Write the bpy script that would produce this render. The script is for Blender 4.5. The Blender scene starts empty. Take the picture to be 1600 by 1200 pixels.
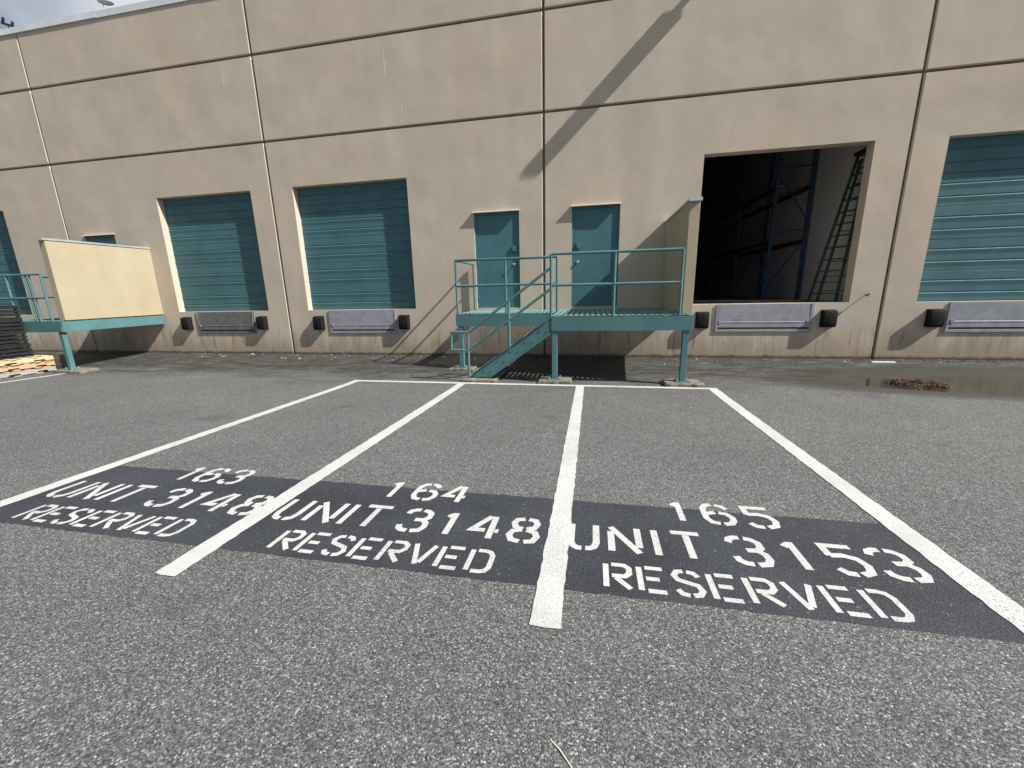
import bpy, bmesh, math, random
from mathutils import Vector, Matrix
random.seed(11)
S = bpy.context.scene
COL = S.collection

# ------------------------------------------------------------------ camera
F_PX, PITCH, YAW, ROLL, CAM_H, CAM_D = 631.133, 0.2289, -0.1976, 0.0228, 1.5975, 9.7566
fwd = Vector((math.sin(YAW)*math.cos(PITCH), math.cos(YAW)*math.cos(PITCH), -math.sin(PITCH)))
rgt = Vector((math.cos(YAW), -math.sin(YAW), 0))
dwn = fwd.cross(rgt)
r2 = math.cos(ROLL)*rgt + math.sin(ROLL)*dwn
d2 = -math.sin(ROLL)*rgt + math.cos(ROLL)*dwn
cd = bpy.data.cameras.new('camera'); cam = bpy.data.objects.new('camera', cd); COL.objects.link(cam)
M = Matrix((r2, -d2, -fwd)).transposed().to_4x4(); M.translation = Vector((0, -CAM_D, CAM_H))
cam.matrix_world = M
cd.sensor_width = 36; cd.lens = F_PX/1600*36; cd.clip_start = 0.05; cd.clip_end = 2000
S.camera = cam
S.render.resolution_x, S.render.resolution_y = 1024, 768

# ------------------------------------------------------------------ sky, sun, exposure
TO_SUN = Vector((4.3, -1.0, 3.98)).normalized()
w = bpy.data.worlds.new('World'); S.world = w; w.use_nodes = True
nt = w.node_tree; nt.nodes.clear()
out = nt.nodes.new('ShaderNodeOutputWorld'); bg = nt.nodes.new('ShaderNodeBackground')
sky = nt.nodes.new('ShaderNodeTexSky'); sky.sky_type = 'NISHITA'; sky.sun_disc = False
sky.sun_elevation = math.asin(TO_SUN.z); sky.sun_rotation = math.atan2(TO_SUN.x, TO_SUN.y)
sky.air_density = 1.0; sky.dust_density = 2.0
tc = nt.nodes.new('ShaderNodeTexCoord'); nz = nt.nodes.new('ShaderNodeTexNoise')
nz.noise_dimensions = '4D'; nz.inputs['W'].default_value = 0.7; nz.inputs['Scale'].default_value = 2.2; nz.inputs['Detail'].default_value = 6
rp = nt.nodes.new('ShaderNodeValToRGB'); rp.color_ramp.elements[0].position = .46; rp.color_ramp.elements[1].position = .64
mx = nt.nodes.new('ShaderNodeMix'); mx.data_type = 'RGBA'
nt.links.new(tc.outputs['Generated'], nz.inputs['Vector']); nt.links.new(nz.outputs['Fac'], rp.inputs['Fac'])
nt.links.new(rp.outputs['Color'], mx.inputs[0]); nt.links.new(sky.outputs['Color'], mx.inputs[6])
mx.inputs[7].default_value = (9.0, 9.45, 10.2, 1)
nt.links.new(mx.outputs[2], bg.inputs['Color']); bg.inputs['Strength'].default_value = 0.05
nt.links.new(bg.outputs[0], out.inputs[0])
sl = bpy.data.lights.new('sun', 'SUN'); sl.energy = 5.0; sl.angle = math.radians(.53); sl.color = (1, .97, .915)
so = bpy.data.objects.new('sun', sl); COL.objects.link(so); so.rotation_euler = TO_SUN.to_track_quat('Z', 'Y').to_euler()
so.location = (20, -10, 25)
S.view_settings.view_transform = 'Standard'; S.view_settings.look = 'None'
S.view_settings.exposure = 0.66; S.view_settings.gamma = 1

# ------------------------------------------------------------------ materials
class NT:
    def __init__(s, name, rough=.7, metal=0.0, spec=.5):
        s.m = bpy.data.materials.new(name); s.m.use_nodes = True; s.t = s.m.node_tree
        s.b = s.t.nodes['Principled BSDF']; s.b.inputs['Roughness'].default_value = rough
        s.b.inputs['Metallic'].default_value = metal; s.b.inputs['Specular IOR Level'].default_value = spec
        g = s.n('ShaderNodeNewGeometry'); s.pos = g.outputs['Position']
    def n(s, t, **k):
        q = s.t.nodes.new(t)
        for a, v in k.items(): setattr(q, a, v)
        return q
    def put(s, sock, v):
        if isinstance(v, bpy.types.NodeSocket): s.t.links.new(v, sock)
        else: sock.default_value = v
    def scale(s, v, sc):
        q = s.n('ShaderNodeVectorMath', operation='MULTIPLY'); s.put(q.inputs[0], v); q.inputs[1].default_value = sc; return q.outputs[0]
    def noise(s, sc, detail=4, rough=.55, vec=None, out='Fac'):
        q = s.n('ShaderNodeTexNoise'); s.put(q.inputs['Vector'], vec or s.pos)
        q.inputs['Scale'].default_value = sc; q.inputs['Detail'].default_value = detail; q.inputs['Roughness'].default_value = rough
        return q.outputs[out]
    def voro(s, sc, feat='F1', vec=None):
        q = s.n('ShaderNodeTexVoronoi', feature=feat); s.put(q.inputs['Vector'], vec or s.pos); q.inputs['Scale'].default_value = sc; return q
    def ramp(s, v, stops):
        q = s.n('ShaderNodeValToRGB'); s.put(q.inputs[0], v); e = q.color_ramp.elements
        while len(e) < len(stops): e.new(.5)
        for i, (p, c) in enumerate(stops):
            e[i].position = p; e[i].color = (c, c, c, 1) if isinstance(c, (int, float)) else (*c, 1)
        return q.outputs[0]
    def mr(s, v, a, b, c=0., d=1., smooth=True):
        q = s.n('ShaderNodeMapRange'); q.interpolation_type = 'SMOOTHSTEP' if smooth else 'LINEAR'
        s.put(q.inputs[0], v)
        for i, x in enumerate((a, b, c, d)): q.inputs[1+i].default_value = x
        return q.outputs[0]
    def math(s, op, a, b=0.):
        q = s.n('ShaderNodeMath', operation=op); s.put(q.inputs[0], a); s.put(q.inputs[1], b); return q.outputs[0]
    def mix(s, f, a, b, mode='MIX'):
        q = s.n('ShaderNodeMix', data_type='RGBA', blend_type=mode)
        c = lambda v: (*v, 1) if isinstance(v, tuple) and len(v) == 3 else v
        s.put(q.inputs[0], f); s.put(q.inputs[6], c(a)); s.put(q.inputs[7], c(b)); return q.outputs[2]
    def xyz(s):
        q = s.n('ShaderNodeSeparateXYZ'); s.put(q.inputs[0], s.pos); return q.outputs
    def col(s, v): s.put(s.b.inputs['Base Color'], (*v, 1) if isinstance(v, tuple) else v)
    def rough(s, v): s.put(s.b.inputs['Roughness'], v)
    def bump(s, h, strength=.3, dist=.01):
        q = s.n('ShaderNodeBump'); q.inputs['Strength'].default_value = strength; q.inputs['Distance'].default_value = dist
        s.put(q.inputs['Height'], h); s.put(s.b.inputs['Normal'], q.outputs[0])

MAT = {}
def asphalt_color(a):
    v = a.voro(165); sep = a.n('ShaderNodeSeparateColor'); a.put(sep.inputs[0], v.outputs['Color'])
    c = a.ramp(sep.outputs[0], [(0, (.016, .016, .016)), (.34, (.046, .046, .045)), (.62, (.098, .099, .099)), (.86, (.195, .197, .195)), (.96, (.37, .37, .36)), (1, (.66, .66, .64))])
    v2 = a.voro(230); sp2 = a.n('ShaderNodeSeparateColor'); a.put(sp2.inputs[0], v2.outputs['Color'])
    c = a.mix(.38, c, a.ramp(sp2.outputs[1], [(0, .035), (.6, .13), (1, .36)]))
    return c, v
def m_asphalt():
    a = NT('asphalt', .88, spec=.3)
    c, v = asphalt_color(a)
    c = a.mix(1, c, a.ramp(a.noise(.55, 5, .6), [(.25, .80), (.75, 1.04)]), 'MULTIPLY')
    c = a.mix(1, c, a.ramp(a.noise(5, 3), [(.3, .96), (.7, 1.05)]), 'MULTIPLY')
    x, y, z = a.xyz()
    # dirt washed into the gutter along the wall, with ragged tongues
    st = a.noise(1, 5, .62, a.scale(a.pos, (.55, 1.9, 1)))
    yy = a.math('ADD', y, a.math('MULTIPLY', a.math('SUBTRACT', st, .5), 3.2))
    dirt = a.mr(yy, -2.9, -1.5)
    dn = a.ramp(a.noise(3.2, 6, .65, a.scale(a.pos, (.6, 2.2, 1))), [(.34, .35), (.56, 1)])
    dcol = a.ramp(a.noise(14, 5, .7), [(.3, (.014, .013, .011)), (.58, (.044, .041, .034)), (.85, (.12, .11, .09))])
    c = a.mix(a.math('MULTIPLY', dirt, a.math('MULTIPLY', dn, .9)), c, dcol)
    ex = a.math('POWER', a.math('DIVIDE', a.math('SUBTRACT', x, 6.8), 3.5), 2); ey = a.math('POWER', a.math('DIVIDE', a.math('ADD', y, 1.75), 1.15), 2)
    wet = a.mr(a.math('ADD', a.math('ADD', ex, ey), a.math('MULTIPLY', st, .9)), 1.75, 1.1)
    c = a.mix(a.math('MULTIPLY', wet, .8), c, (.035, .032, .025))
    # tyre-polished and oil spots
    oil = a.ramp(a.noise(.9, 3, .5, a.scale(a.pos, (1, 1.4, 1))), [(.66, 0), (.74, .45)])
    c = a.mix(oil, c, (.05, .05, .05))
    a.col(c)
    a.rough(a.mr(a.math('MULTIPLY', dirt, dn), 0, 1, .9, .62))
    h = a.math('ADD', a.math('MULTIPLY', v.outputs['Distance'], -.9), a.math('MULTIPLY', a.noise(60, 3), .5))
    a.bump(h, .55, .005)
    return a.m
def m_paint_white():
    a = NT('white_line_paint', .75, spec=.3)
    c = a.ramp(a.noise(2.5, 4), [(.3, (.45, .45, .44)), (.7, (.55, .55, .54))])
    pits = a.ramp(a.noise(95, 3, .6), [(.36, .85), (.47, 0)])
    wear = a.ramp(a.noise(1.1, 3), [(.35, .35), (.7, 1)])
    c = a.mix(a.math('MULTIPLY', pits, wear), c, (.16, .16, .155))
    c = a.mix(a.ramp(a.noise(9, 5, .7), [(.55, 0), (.8, .28)]), c, (.32, .31, .29))
    a.col(c); a.bump(a.noise(110, 3), .5, .004); return a.m
def m_paint_band():
    a = NT('black_band_paint', .72, spec=.35)
    c = a.ramp(a.noise(70, 3, .7), [(.3, (.022, .025, .031)), (.6, (.040, .044, .053)), (.85, (.085, .09, .10))])
    v = a.voro(100); sp = a.n('ShaderNodeSeparateColor'); a.put(sp.inputs[0], v.outputs['Color'])
    c = a.mix(a.ramp(sp.outputs[0], [(.985, 0), (1, .35)]), c, (.26, .26, .26))
    c = a.mix(1, c, a.ramp(a.noise(1.6, 4), [(.3, .8), (.7, 1.3)]), 'MULTIPLY')
    a.col(c); a.bump(a.math('ADD', a.noise(90, 3), v.outputs['Distance']), .6, .004); return a.m
def m_stucco(name, base, dirt_amt=1.0, wave=1.0):
    a = NT(name, .92, spec=.2)
    x, y, z = a.xyz()
    n1 = a.ramp(a.noise(.9, 6, .62), [(.28, .90), (.72, 1.08)])
    c = a.mix(1, base, n1, 'MULTIPLY')
    warm = a.ramp(a.noise(.42, 3), [(.35, (1.03, .985, .95)), (.65, (.97, 1.0, 1.0))])
    c = a.mix(.8, c, warm, 'MULTIPLY')
    # vertical rain streaks
    vs = a.noise(1, 4, .55, a.scale(a.pos, (2.6, 2.6, .3)))
    c = a.mix(1, c, a.ramp(vs, [(.3, .96), (.62, 1.01), (.8, 1.03)]), 'MULTIPLY')
    fine = a.ramp(a.noise(45, 3, .7), [(.3, .94), (.7, 1.05)])
    c = a.mix(1, c, fine, 'MULTIPLY')
    if dirt_amt:
        # splash and rust stains low on the wall, ragged upper edge
        zz = a.math('ADD', z, a.math('MULTIPLY', a.math('SUBTRACT', a.noise(1, 5, .65, a.scale(a.pos, (3.2, 1, .8))), .5), 1.3))
        low = a.mr(zz, .75, .05)
        c = a.mix(a.math('MULTIPLY', low, .55*dirt_amt), c, (.20, .155, .105))
        run = a.ramp(a.noise(1, 4, .7, a.scale(a.pos, (10, 1, .9))), [(.54, 0), (.68, .7)])
        c = a.mix(a.math('MULTIPLY', run, a.mr(z, .75, .5)), c, (.17, .135, .095))
        foot = a.mr(a.math('ADD', z, a.math('MULTIPLY', a.noise(6, 4), -.09)), .045, -.03)
        c = a.mix(a.math('MULTIPLY', foot, .85), c, (.045, .04, .03))
        # soot under the reveals
        sp = a.ramp(a.noise(2.1, 5, .7, a.scale(a.pos, (1, 1, 2.2))), [(.66, 0), (.82, .3)])
        c = a.mix(sp, c, (.25, .215, .16))
    a.col(c)
    hb = a.math('ADD', a.math('MULTIPLY', a.noise(1.1, 2, .4), .55*wave), a.math('MULTIPLY', a.noise(150, 2, .6), .020))
    hb = a.math('ADD', hb, a.math('MULTIPLY', a.noise(7, 2), .012*wave))
    a.bump(hb, .55, .055); return a.m
def m_metal_paint(name, base, rough=.5, grime=.25, bumpy=.1, fade=None, spec=.4):
    a = NT(name, rough, spec=spec)
    c = a.mix(1, base, a.ramp(a.noise(2.2, 5, .6), [(.3, .86), (.7, 1.14)]), 'MULTIPLY')
    if fade: c = a.mix(a.ramp(a.noise(1.3, 4), [(.4, 0), (.75, .5)]), c, fade)
    c = a.mix(a.ramp(a.noise(17, 5, .7), [(.56, 0), (.78, grime)]), c, (.11, .075, .05))
    c = a.mix(a.ramp(a.noise(34, 4, .7), [(.68, 0), (.74, grime*1.6)]), c, (.13, .06, .03))
    a.col(c); a.rough(a.ramp(a.noise(8, 4), [(.3, rough-.08), (.7, rough+.15)]))
    a.bump(a.noise(28, 3), bumpy, .01); return a.m
def m_simple(name, c1, c2, sc=8, rough=.8, metal=0., bump=.2, stretch=None, spec=.5):
    a = NT(name, rough, metal, spec)
    v = a.scale(a.pos, stretch) if stretch else None
    f = a.noise(sc, 5, .65, v)
    a.col(a.ramp(f, [(.28, c1), (.72, c2)])); a.bump(a.noise(sc*5, 3), bump, .006); return a.m
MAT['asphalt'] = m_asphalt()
MAT['white'] = m_paint_white(); MAT['band'] = m_paint_band()
MAT['wall'] = m_stucco('painted_concrete', (.515, .447, .366))
MAT['screen'] = m_stucco('screen_stucco', (.378, .322, .226), 0, .3)
MAT['sealant_shade'] = m_simple('sealant_shade', (.10, .075, .058), (.19, .15, .115), 5, spec=.2)  # caulk tone darkened so the colour carries the shade inside the wall grooves
MAT['teal'] = m_metal_paint('teal_steel', (.070, .166, .178), .45, .3, fade=(.095, .206, .210))
MAT['teal_deck'] = m_metal_paint('teal_deck_paint', (.14, .29, .27), .6, .35, fade=(.19, .34, .31))
MAT['door'] = m_metal_paint('teal_dock_door', (.060, .144, .164), .62, .14, .012, fade=(.070, .164, .178), spec=.2)
MAT['mandoor'] = m_metal_paint('teal_door_leaf', (.058, .155, .180), .45, .08, .04)
MAT['galv'] = m_simple('galvanised', (.42, .44, .46), (.62, .64, .66), 6, .42, .55)
MAT['coping'] = m_simple('coping_metal', (.55, .57, .60), (.68, .70, .72), 3, .45, .1)
MAT['drip'] = m_simple('drip_metal', (.55, .50, .42), (.72, .66, .56), 9, .5, .0)
MAT['steelgrey'] = m_simple('leveler_grey', (.22, .228, .262), (.34, .348, .395), 5, .55, .15)
MAT['steeldark'] = m_simple('leveler_dark', (.10, .105, .11), (.18, .185, .19), 5, .55, .2)
MAT['dishgrey'] = m_simple('dish_grey', (.05, .052, .055), (.075, .078, .08), 5, .7, spec=.2)
MAT['rubber'] = m_simple('rubber', (.006, .006, .007), (.018, .018, .018), 16, .75, spec=.15)
MAT['black'] = m_simple('black_plastic', (.012, .012, .014), (.024, .024, .027), 9, .5, spec=.25)
MAT['concrete'] = m_simple('footing_concrete', (.09, .08, .065), (.27, .245, .205), 11, .95, 0, .9, spec=.2)
MAT['pine'] = m_simple('pine_wood', (.46, .34, .18), (.66, .52, .30), 7, .8, 0, .25, (1.5, 1.5, 9))
MAT['redwood'] = m_simple('reddish_wood', (.40, .24, .14), (.58, .38, .24), 7, .8, 0, .25, (1.5, 1.5, 9))
MAT['oldwood'] = m_simple('weathered_wood', (.20, .185, .165), (.42, .40, .36), 7, .85, 0, .3, (1.5, 1.5, 9))
MAT['rackblue'] = m_simple('rack_blue', (.018, .06, .14), (.03, .09, .20), 4, .5)
MAT['rackorange'] = m_simple('rack_orange', (.08, .04, .02), (.11, .055, .028), 4, .5)
MAT['fibreglass'] = m_simple('ladder_green', (.028, .06, .038), (.042, .085, .052), 5, .5)
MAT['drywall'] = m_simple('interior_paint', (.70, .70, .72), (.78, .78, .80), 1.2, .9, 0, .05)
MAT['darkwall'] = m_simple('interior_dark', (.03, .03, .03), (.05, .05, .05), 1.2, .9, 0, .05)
MAT['slab'] = m_simple('interior_slab', (.16, .15, .14), (.24, .23, .21), 2, .6)
MAT['roof'] = m_simple('roofing', (.2, .2, .2), (.3, .3, .3), 2)
MAT['leaf'] = m_simple('leaf_brown', (.05, .032, .018), (.20, .12, .06), 22, .85)
MAT['rust'] = m_simple('soaked_bark', (.030, .015, .011), (.19, .095, .065), 26, .7)
MAT['scrap'] = m_simple('pale_scrap', (.55, .53, .48), (.78, .76, .70), 9, .8)
MAT['moss'] = m_simple('moss', (.03, .04, .015), (.09, .10, .035), 30, .95)
MAT['chrome'] = m_simple('satin_steel', (.6, .6, .6), (.75, .75, .74), 5, .25, .9, .02)
MAT['plank'] = m_simple('white_plank_paint', (.62, .61, .58), (.76, .75, .72), 5, .7)
def m_water():
    a = NT('puddle_water', .03, spec=.36); a.b.inputs['IOR'].default_value = 1.33
    a.col(a.ramp(a.noise(1.3, 4), [(.3, (.028, .026, .020)), (.7, (.05, .046, .036))]))
    a.bump(a.noise(7, 2), .02, .01); return a.m
MAT['water'] = m_water()

# ------------------------------------------------------------------ mesh helpers
class MB:
    def __init__(s): s.v = []; s.f = []
    def face(s, pts):
        n = len(s.v); s.v += [tuple(p) for p in pts]; s.f.append(tuple(range(n, n+len(pts))))
    def box(s, x0, x1, y0, y1, z0, z1):
        n = len(s.v)
        s.v += [(x, y, z) for z in (z0, z1) for y in (y0, y1) for x in (x0, x1)]
        for q in ((0,2,3,1),(4,5,7,6),(0,1,5,4),(1,3,7,5),(3,2,6,7),(2,0,4,6)): s.f.append(tuple(n+i for i in q))
        return s
    def bar(s, p, q, wd, ht, up=(0, 0, 1)):
        p, q = Vector(p), Vector(q); d = (q-p).normalized(); u = Vector(up); u = (u-d*u.dot(d)).normalized(); r = d.cross(u)
        n = len(s.v)
        for c in (p, q):
            for a, b in ((-1,-1),(1,-1),(1,1),(-1,1)): s.v.append(tuple(c+r*a*wd/2+u*b*ht/2))
        for f in ((3,2,1,0),(4,5,6,7),(0,1,5,4),(1,2,6,5),(2,3,7,6),(3,0,4,7)): s.f.append(tuple(n+i for i in f))
        return s
    def tube(s, pts, r, k=10):
        pts = [Vector(p) for p in pts]; n0 = len(s.v)
        prev = None
        for i, p in enumerate(pts):
            a = pts[max(i-1, 0)]; b = pts[min(i+1, len(pts)-1)]; d = (b-a).normalized()
            if prev is None:
                u = Vector((0, 0, 1)) if abs(d.z) < .9 else Vector((1, 0, 0))
            else: u = prev
            u = (u-d*u.dot(d)).normalized(); prev = u; v = d.cross(u)
            rr = r
            if 0 < i < len(pts)-1:
                c = (pts[i]-a).normalized().dot((b-pts[i]).normalized()); rr = r/max(.6, math.sqrt((1+c)/2))**.5
            for j in range(k):
                t = 2*math.pi*j/k; s.v.append(tuple(p+(u*math.cos(t)+v*math.sin(t))*rr))
        for i in range(len(pts)-1):
            for j in range(k):
                a = n0+i*k+j; b = n0+i*k+(j+1) % k; s.f.append((a, b, b+k, a+k))
        s.f.append(tuple(n0+j for j in reversed(range(k)))); e = n0+(len(pts)-1)*k; s.f.append(tuple(e+j for j in range(k)))
        return s
    def prism(s, prof, axis, a, b):
        # prof: 2-D outline; axis 'x': prof=(y,z); axis 'y': prof=(x,z)
        mk = (lambda t, q: (t, q[0], q[1])) if axis == 'x' else (lambda t, q: (q[0], t, q[1]))
        n = len(s.v); k = len(prof)
        s.v += [mk(a, q) for q in prof]+[mk(b, q) for q in prof]
        s.f.append(tuple(n+i for i in range(k))); s.f.append(tuple(n+k+i for i in reversed(range(k))))
        for i in range(k): j = (i+1) % k; s.f.append((n+i, n+k+i, n+k+j, n+j))
        return s
    def build(s, name, mat, parent=None, smooth=False, bevel=0, fix=True, jitter=0):
        me = bpy.data.meshes.new(name); o = Vector((0, 0, 0))
        r = parent
        while r is not None: o = o+r.location; r = r.parent
        me.from_pydata([tuple(Vector(v)-o) for v in s.v], [], s.f)
        bm = bmesh.new(); bm.from_mesh(me)
        if fix: bmesh.ops.recalc_face_normals(bm, faces=bm.faces)
        if bevel:
            bmesh.ops.remove_doubles(bm, verts=bm.verts, dist=1e-5)
            bmesh.ops.bevel(bm, geom=[e for e in bm.edges if len(e.link_faces) == 2 and e.calc_face_angle(0) > .5], offset=bevel, segments=2, affect='EDGES', profile=.6)
        if jitter:
            for v in bm.verts: v.co += Vector((random.uniform(-1, 1), random.uniform(-1, 1), random.uniform(-1, 1)))*jitter
        bm.to_mesh(me); bm.free()
        if smooth:
            for p in me.polygons: p.use_smooth = True
            me.set_sharp_from_angle(angle=math.radians(40))
        me.materials.append(MAT[mat]); ob = bpy.data.objects.new(name, me); COL.objects.link(ob); ob.parent = parent
        return ob
def thing(name, label, cat, loc=(0, 0, 0), group=None):
    o = bpy.data.objects.new(name, None); o.empty_display_size = .2; COL.objects.link(o); o.location = loc
    return tag(o, label, cat, group)
def tag(o, label, cat=None, group=None):
    o['label'] = label
    if cat: o['category'] = cat
    if group: o['group'] = group
    return o
def struct(o, label=None):
    o['kind'] = 'structure'
    if label: o['label'] = label
    return o
def copy_tree(o, parent=None, dx=0):
    c = o.copy(); COL.objects.link(c); c.parent = parent
    for ch in o.children: copy_tree(ch, c)
    if parent is None: c.location.x += dx
    return c

# ------------------------------------------------------------------ ground
SL, GC = 0.0275, -0.19
def gz(x, y, basin=True):
    a = GC-SL*y; b = .057*y; k = .03
    if y < -6: z = a
    else:
        m = max(a, b); z = m+k*math.log(math.exp((a-m)/k)+math.exp((b-m)/k))-k*math.log(1+math.exp(GC/k))
    if basin:
        r = ((x-6.8)/2.7)**2+((y+1.75)/.85)**2
        if r < 1: z -= .085*(1-r)*min(1, (1-r)*6)
    return z
xs = [-220, -120, -60, -30] + [-24+i*2 for i in range(14)] + [3.4+i*.1 for i in range(70)] + [10.6+i*2 for i in range(6)] + [30, 60, 120, 220]
ys = [.18-.0-i*.1 for i in range(1)] + [-i*.1 for i in range(0, 70)] + [-7-i for i in range(0, 34)] + [-50, -70, -110, -220]
m = MB()
for y in ys:
    for x in xs:
        yy = max(y, -38)
        z = gz(x, min(yy, 0))
        m.v.append((x, y, z if y <= 0 else -.002))
nx = len(xs)
for j in range(len(ys)-1):
    for i in range(nx-1): m.f.append((j*nx+i, j*nx+i+1, (j+1)*nx+i+1, (j+1)*nx+i))
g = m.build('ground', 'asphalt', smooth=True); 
for p in g.data.polygons:
    if p.normal.z < 0: g.data.flip_normals(); break
struct(g, 'grey weathered asphalt yard sloping down to the warehouse wall')
# land behind the building, out to the horizon
struct(MB().box(-220, 220, 31, 400, -.6, -.3).build('terrain', 'asphalt'), 'open land behind the warehouse')

def sheet(name, x0, x1, y0, y1, mat, lift, label, ragged=0.0):
    """flat paint following the ground"""
    n = max(1, int(abs(y1-y0)/.05)); k = max(1, int(abs(x1-x0)/.05))
    mm = MB()
    for j in range(n+1):
        y = y0+(y1-y0)*j/n
        for i in range(k+1):
            x = x0+(x1-x0)*i/k
            jx = random.uniform(-1, 1)*ragged if i in (0, k) else 0
            jy = random.uniform(-1, 1)*ragged if j in (0, n) else 0
            mm.v.append((x+jx, y+jy, gz(x, y)+lift))
    for j in range(n):
        for i in range(k): a = j*(k+1)+i; mm.f.append((a, a+1, a+k+2, a+k+1))
    o = mm.build(name, mat, fix=False)
    if o.data.polygons[0].normal.z < 0: o.data.flip_normals()
    return struct(o, label)
LX = [-4.60, -2.392, -.187, 2.028]
sheet('stencil_band', -4.62, 2.03, -6.885, -7.885, 'band', .0015, 'dark painted band across the three parking stalls behind the white stencil lettering', .006)
where = ['left edge of stall 163', 'between stalls 163 and 164', 'between stalls 164 and 165', 'right edge of stall 165']
for x, wd, nm in zip(LX, (.145, .15, .145, .15), where):
    sheet('parking_line', x-wd/2, x+wd/2, -2.66, -8.16, 'white', .0050, 'white painted parking line at the '+nm if 'edge' in nm else 'white painted parking line '+nm, .005)
sheet('parking_line', LX[0]-.072, LX[3]+.075, -2.545, -2.66, 'white', .0050, 'white painted line closing the stalls at the stair platform', .004)
sheet('parking_line', -12.38, -12.25, -2.55, -8.16, 'white', .0050, 'white painted line beside the wooden pallets at the left edge', .005)

GLYPH = {
 'U': [[(0,1),(0,.24),(.09,.07),(.27,0),(.42,0)], [(.58,0),(.73,0),(.91,.07),(1,.24),(1,1)]],
 'N': [[(0,0),(0,.80)], [(.02,1),(.98,0)], [(1,.20),(1,1)]],
 'I': [[(.5,0),(.5,1)]],
 'T': [[(0,1),(1,1)], [(.5,.9),(.5,0)]],
 '3': [[(0,.78),(.08,.93),(.27,1),(.43,1)], [(.57,1),(.78,.97),(.95,.86),(.96,.66),(.80,.54),(.45,.52)], [(.80,.52),(.97,.40),(1,.22),(.88,.05),(.57,0)], [(.43,0),(.2,.02),(.05,.1),(0,.24)]],
 '1': [[(.8,0),(.8,1)], [(.62,.93),(.05,.80)]],
 '4': [[(.58,1),(.02,.34),(.52,.34)], [(.76,0),(.76,1)], [(.9,.34),(1.04,.34)]],
 '5': [[(1,1),(.08,1),(.08,.60)], [(.08,.62),(.5,.65),(.86,.56),(1,.34),(.9,.1),(.58,0)], [(.44,0),(.16,.02),(0,.16)]],
 '6': [[(.96,.80),(.82,.95),(.57,1)], [(.43,1),(.2,.96),(.03,.80),(0,.5),(0,.24),(.15,.05),(.43,0)], [(.57,0),(.85,.05),(1,.22),(1,.38),(.85,.54),(.57,.58)], [(.43,.58),(.1,.5)]],
 '8': [[(.42,1),(.16,.96),(.05,.80),(.14,.61),(.42,.54)], [(.58,1),(.84,.96),(.95,.80),(.86,.61),(.58,.54)], [(.42,.50),(.1,.43),(0,.25),(.12,.05),(.42,0)], [(.58,.50),(.9,.43),(1,.25),(.88,.05),(.58,0)]],
 'R': [[(0,0),(0,1)], [(.24,1),(.8,1),(1,.88),(1,.65),(.8,.50),(.24,.50)], [(.42,.42),(1,0)]],
 'E': [[(0,0),(0,1)], [(.26,1),(1,1)], [(.26,.51),(.82,.51)], [(.26,0),(1,0)]],
 'S': [[(1,.80),(.85,.96),(.58,1)], [(.42,1),(.15,.96),(0,.78),(.12,.60),(.5,.51),(.88,.42),(1,.22),(.85,.04),(.58,0)], [(.42,0),(.15,.04),(0,.2)]],
 'V': [[(0,1),(.47,0)], [(1,1),(.58,.10)]],
 'D': [[(0,0),(0,1)], [(.24,1),(.62,1),(.86,.95),(1,.78),(1,.22),(.86,.05),(.62,0),(.24,0)]],
}
def stroke(mm, pts, t):
    n = len(pts); L = []; 
    for i in range(n):
        p = Vector(pts[i]); 
        d0 = (p-Vector(pts[i-1])).normalized() if i else None
        d1 = (Vector(pts[i+1])-p).normalized() if i < n-1 else None
        if d0 is None: nn = Vector((-d1.y, d1.x)); k = 1
        elif d1 is None: nn = Vector((-d0.y, d0.x)); k = 1
        else:
            b = d0+d1; b.normalize(); nn = Vector((-b.y, b.x)); k = 1/max(.5, nn.dot(Vector((-d0.y, d0.x))))
        L.append((p+nn*t/2*k, p-nn*t/2*k))
    for i in range(n-1):
        q = [L[i][0], L[i][1], L[i+1][1], L[i+1][0]]
        mm.face([(v.x, v.y, gz(v.x, v.y)+LIFT[0]) for v in q])
LIFT = [.0026]
def lettering(chars, y_top, y_bot, t, label):
    mm = MB(); h = (y_top-y_bot)-t
    for ch, a, b in chars:
        a2, b2 = (a+t/2, b-t/2) if b-a > t*1.2 else ((a+b)/2-.001, (a+b)/2+.001)
        for pl in GLYPH[ch]:
            LIFT[0] += .00005
            jx, jy = random.uniform(-.002, .002), random.uniform(-.002, .002)
            stroke(mm, [(a2+u*(b2-a2)+jx, y_bot+t/2+v*h+jy) for u, v in pl], t)
    LIFT[0] = .0026
    o = mm.build('stencil_lettering', 'white', fix=False)
    for p in o.data.polygons:
        if p.normal.z < 0: p.flip()
    return struct(o, label)
def even(word, x0, x1, wf=.86):
    p = (x1-x0)/(len(word)-1+wf); return [(c, x0+i*p, x0+i*p+p*wf) for i, c in enumerate(word)]
R1 = {'163': [('1',-3.69,-3.585),('6',-3.50,-3.29),('3',-3.235,-3.02)], '164': [('1',-1.64,-1.538),('6',-1.405,-1.19),('4',-1.15,-.945)], '165': [('1',.585,.685),('6',.80,1.015),('5',1.075,1.29)]}
R2 = {'163': [('U',-4.455,-4.25),('N',-4.215,-3.985),('I',-3.94,-3.89),('T',-3.85,-3.63),('3',-3.455,-3.23),('1',-3.155,-3.05),('4',-2.97,-2.745),('8',-2.68,-2.45)],
      '164': [('U',-2.29,-2.085),('N',-2.03,-1.80),('I',-1.755,-1.705),('T',-1.66,-1.42),('3',-1.315,-1.09),('1',-1.01,-.905),('4',-.80,-.575),('8',-.53,-.305)],
      '165': [('U',-.125,.08),('N',.13,.345),('I',.405,.455),('T',.517,.735),('3',.855,1.08),('1',1.17,1.275),('5',1.385,1.60),('3',1.63,1.86)]}
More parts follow.
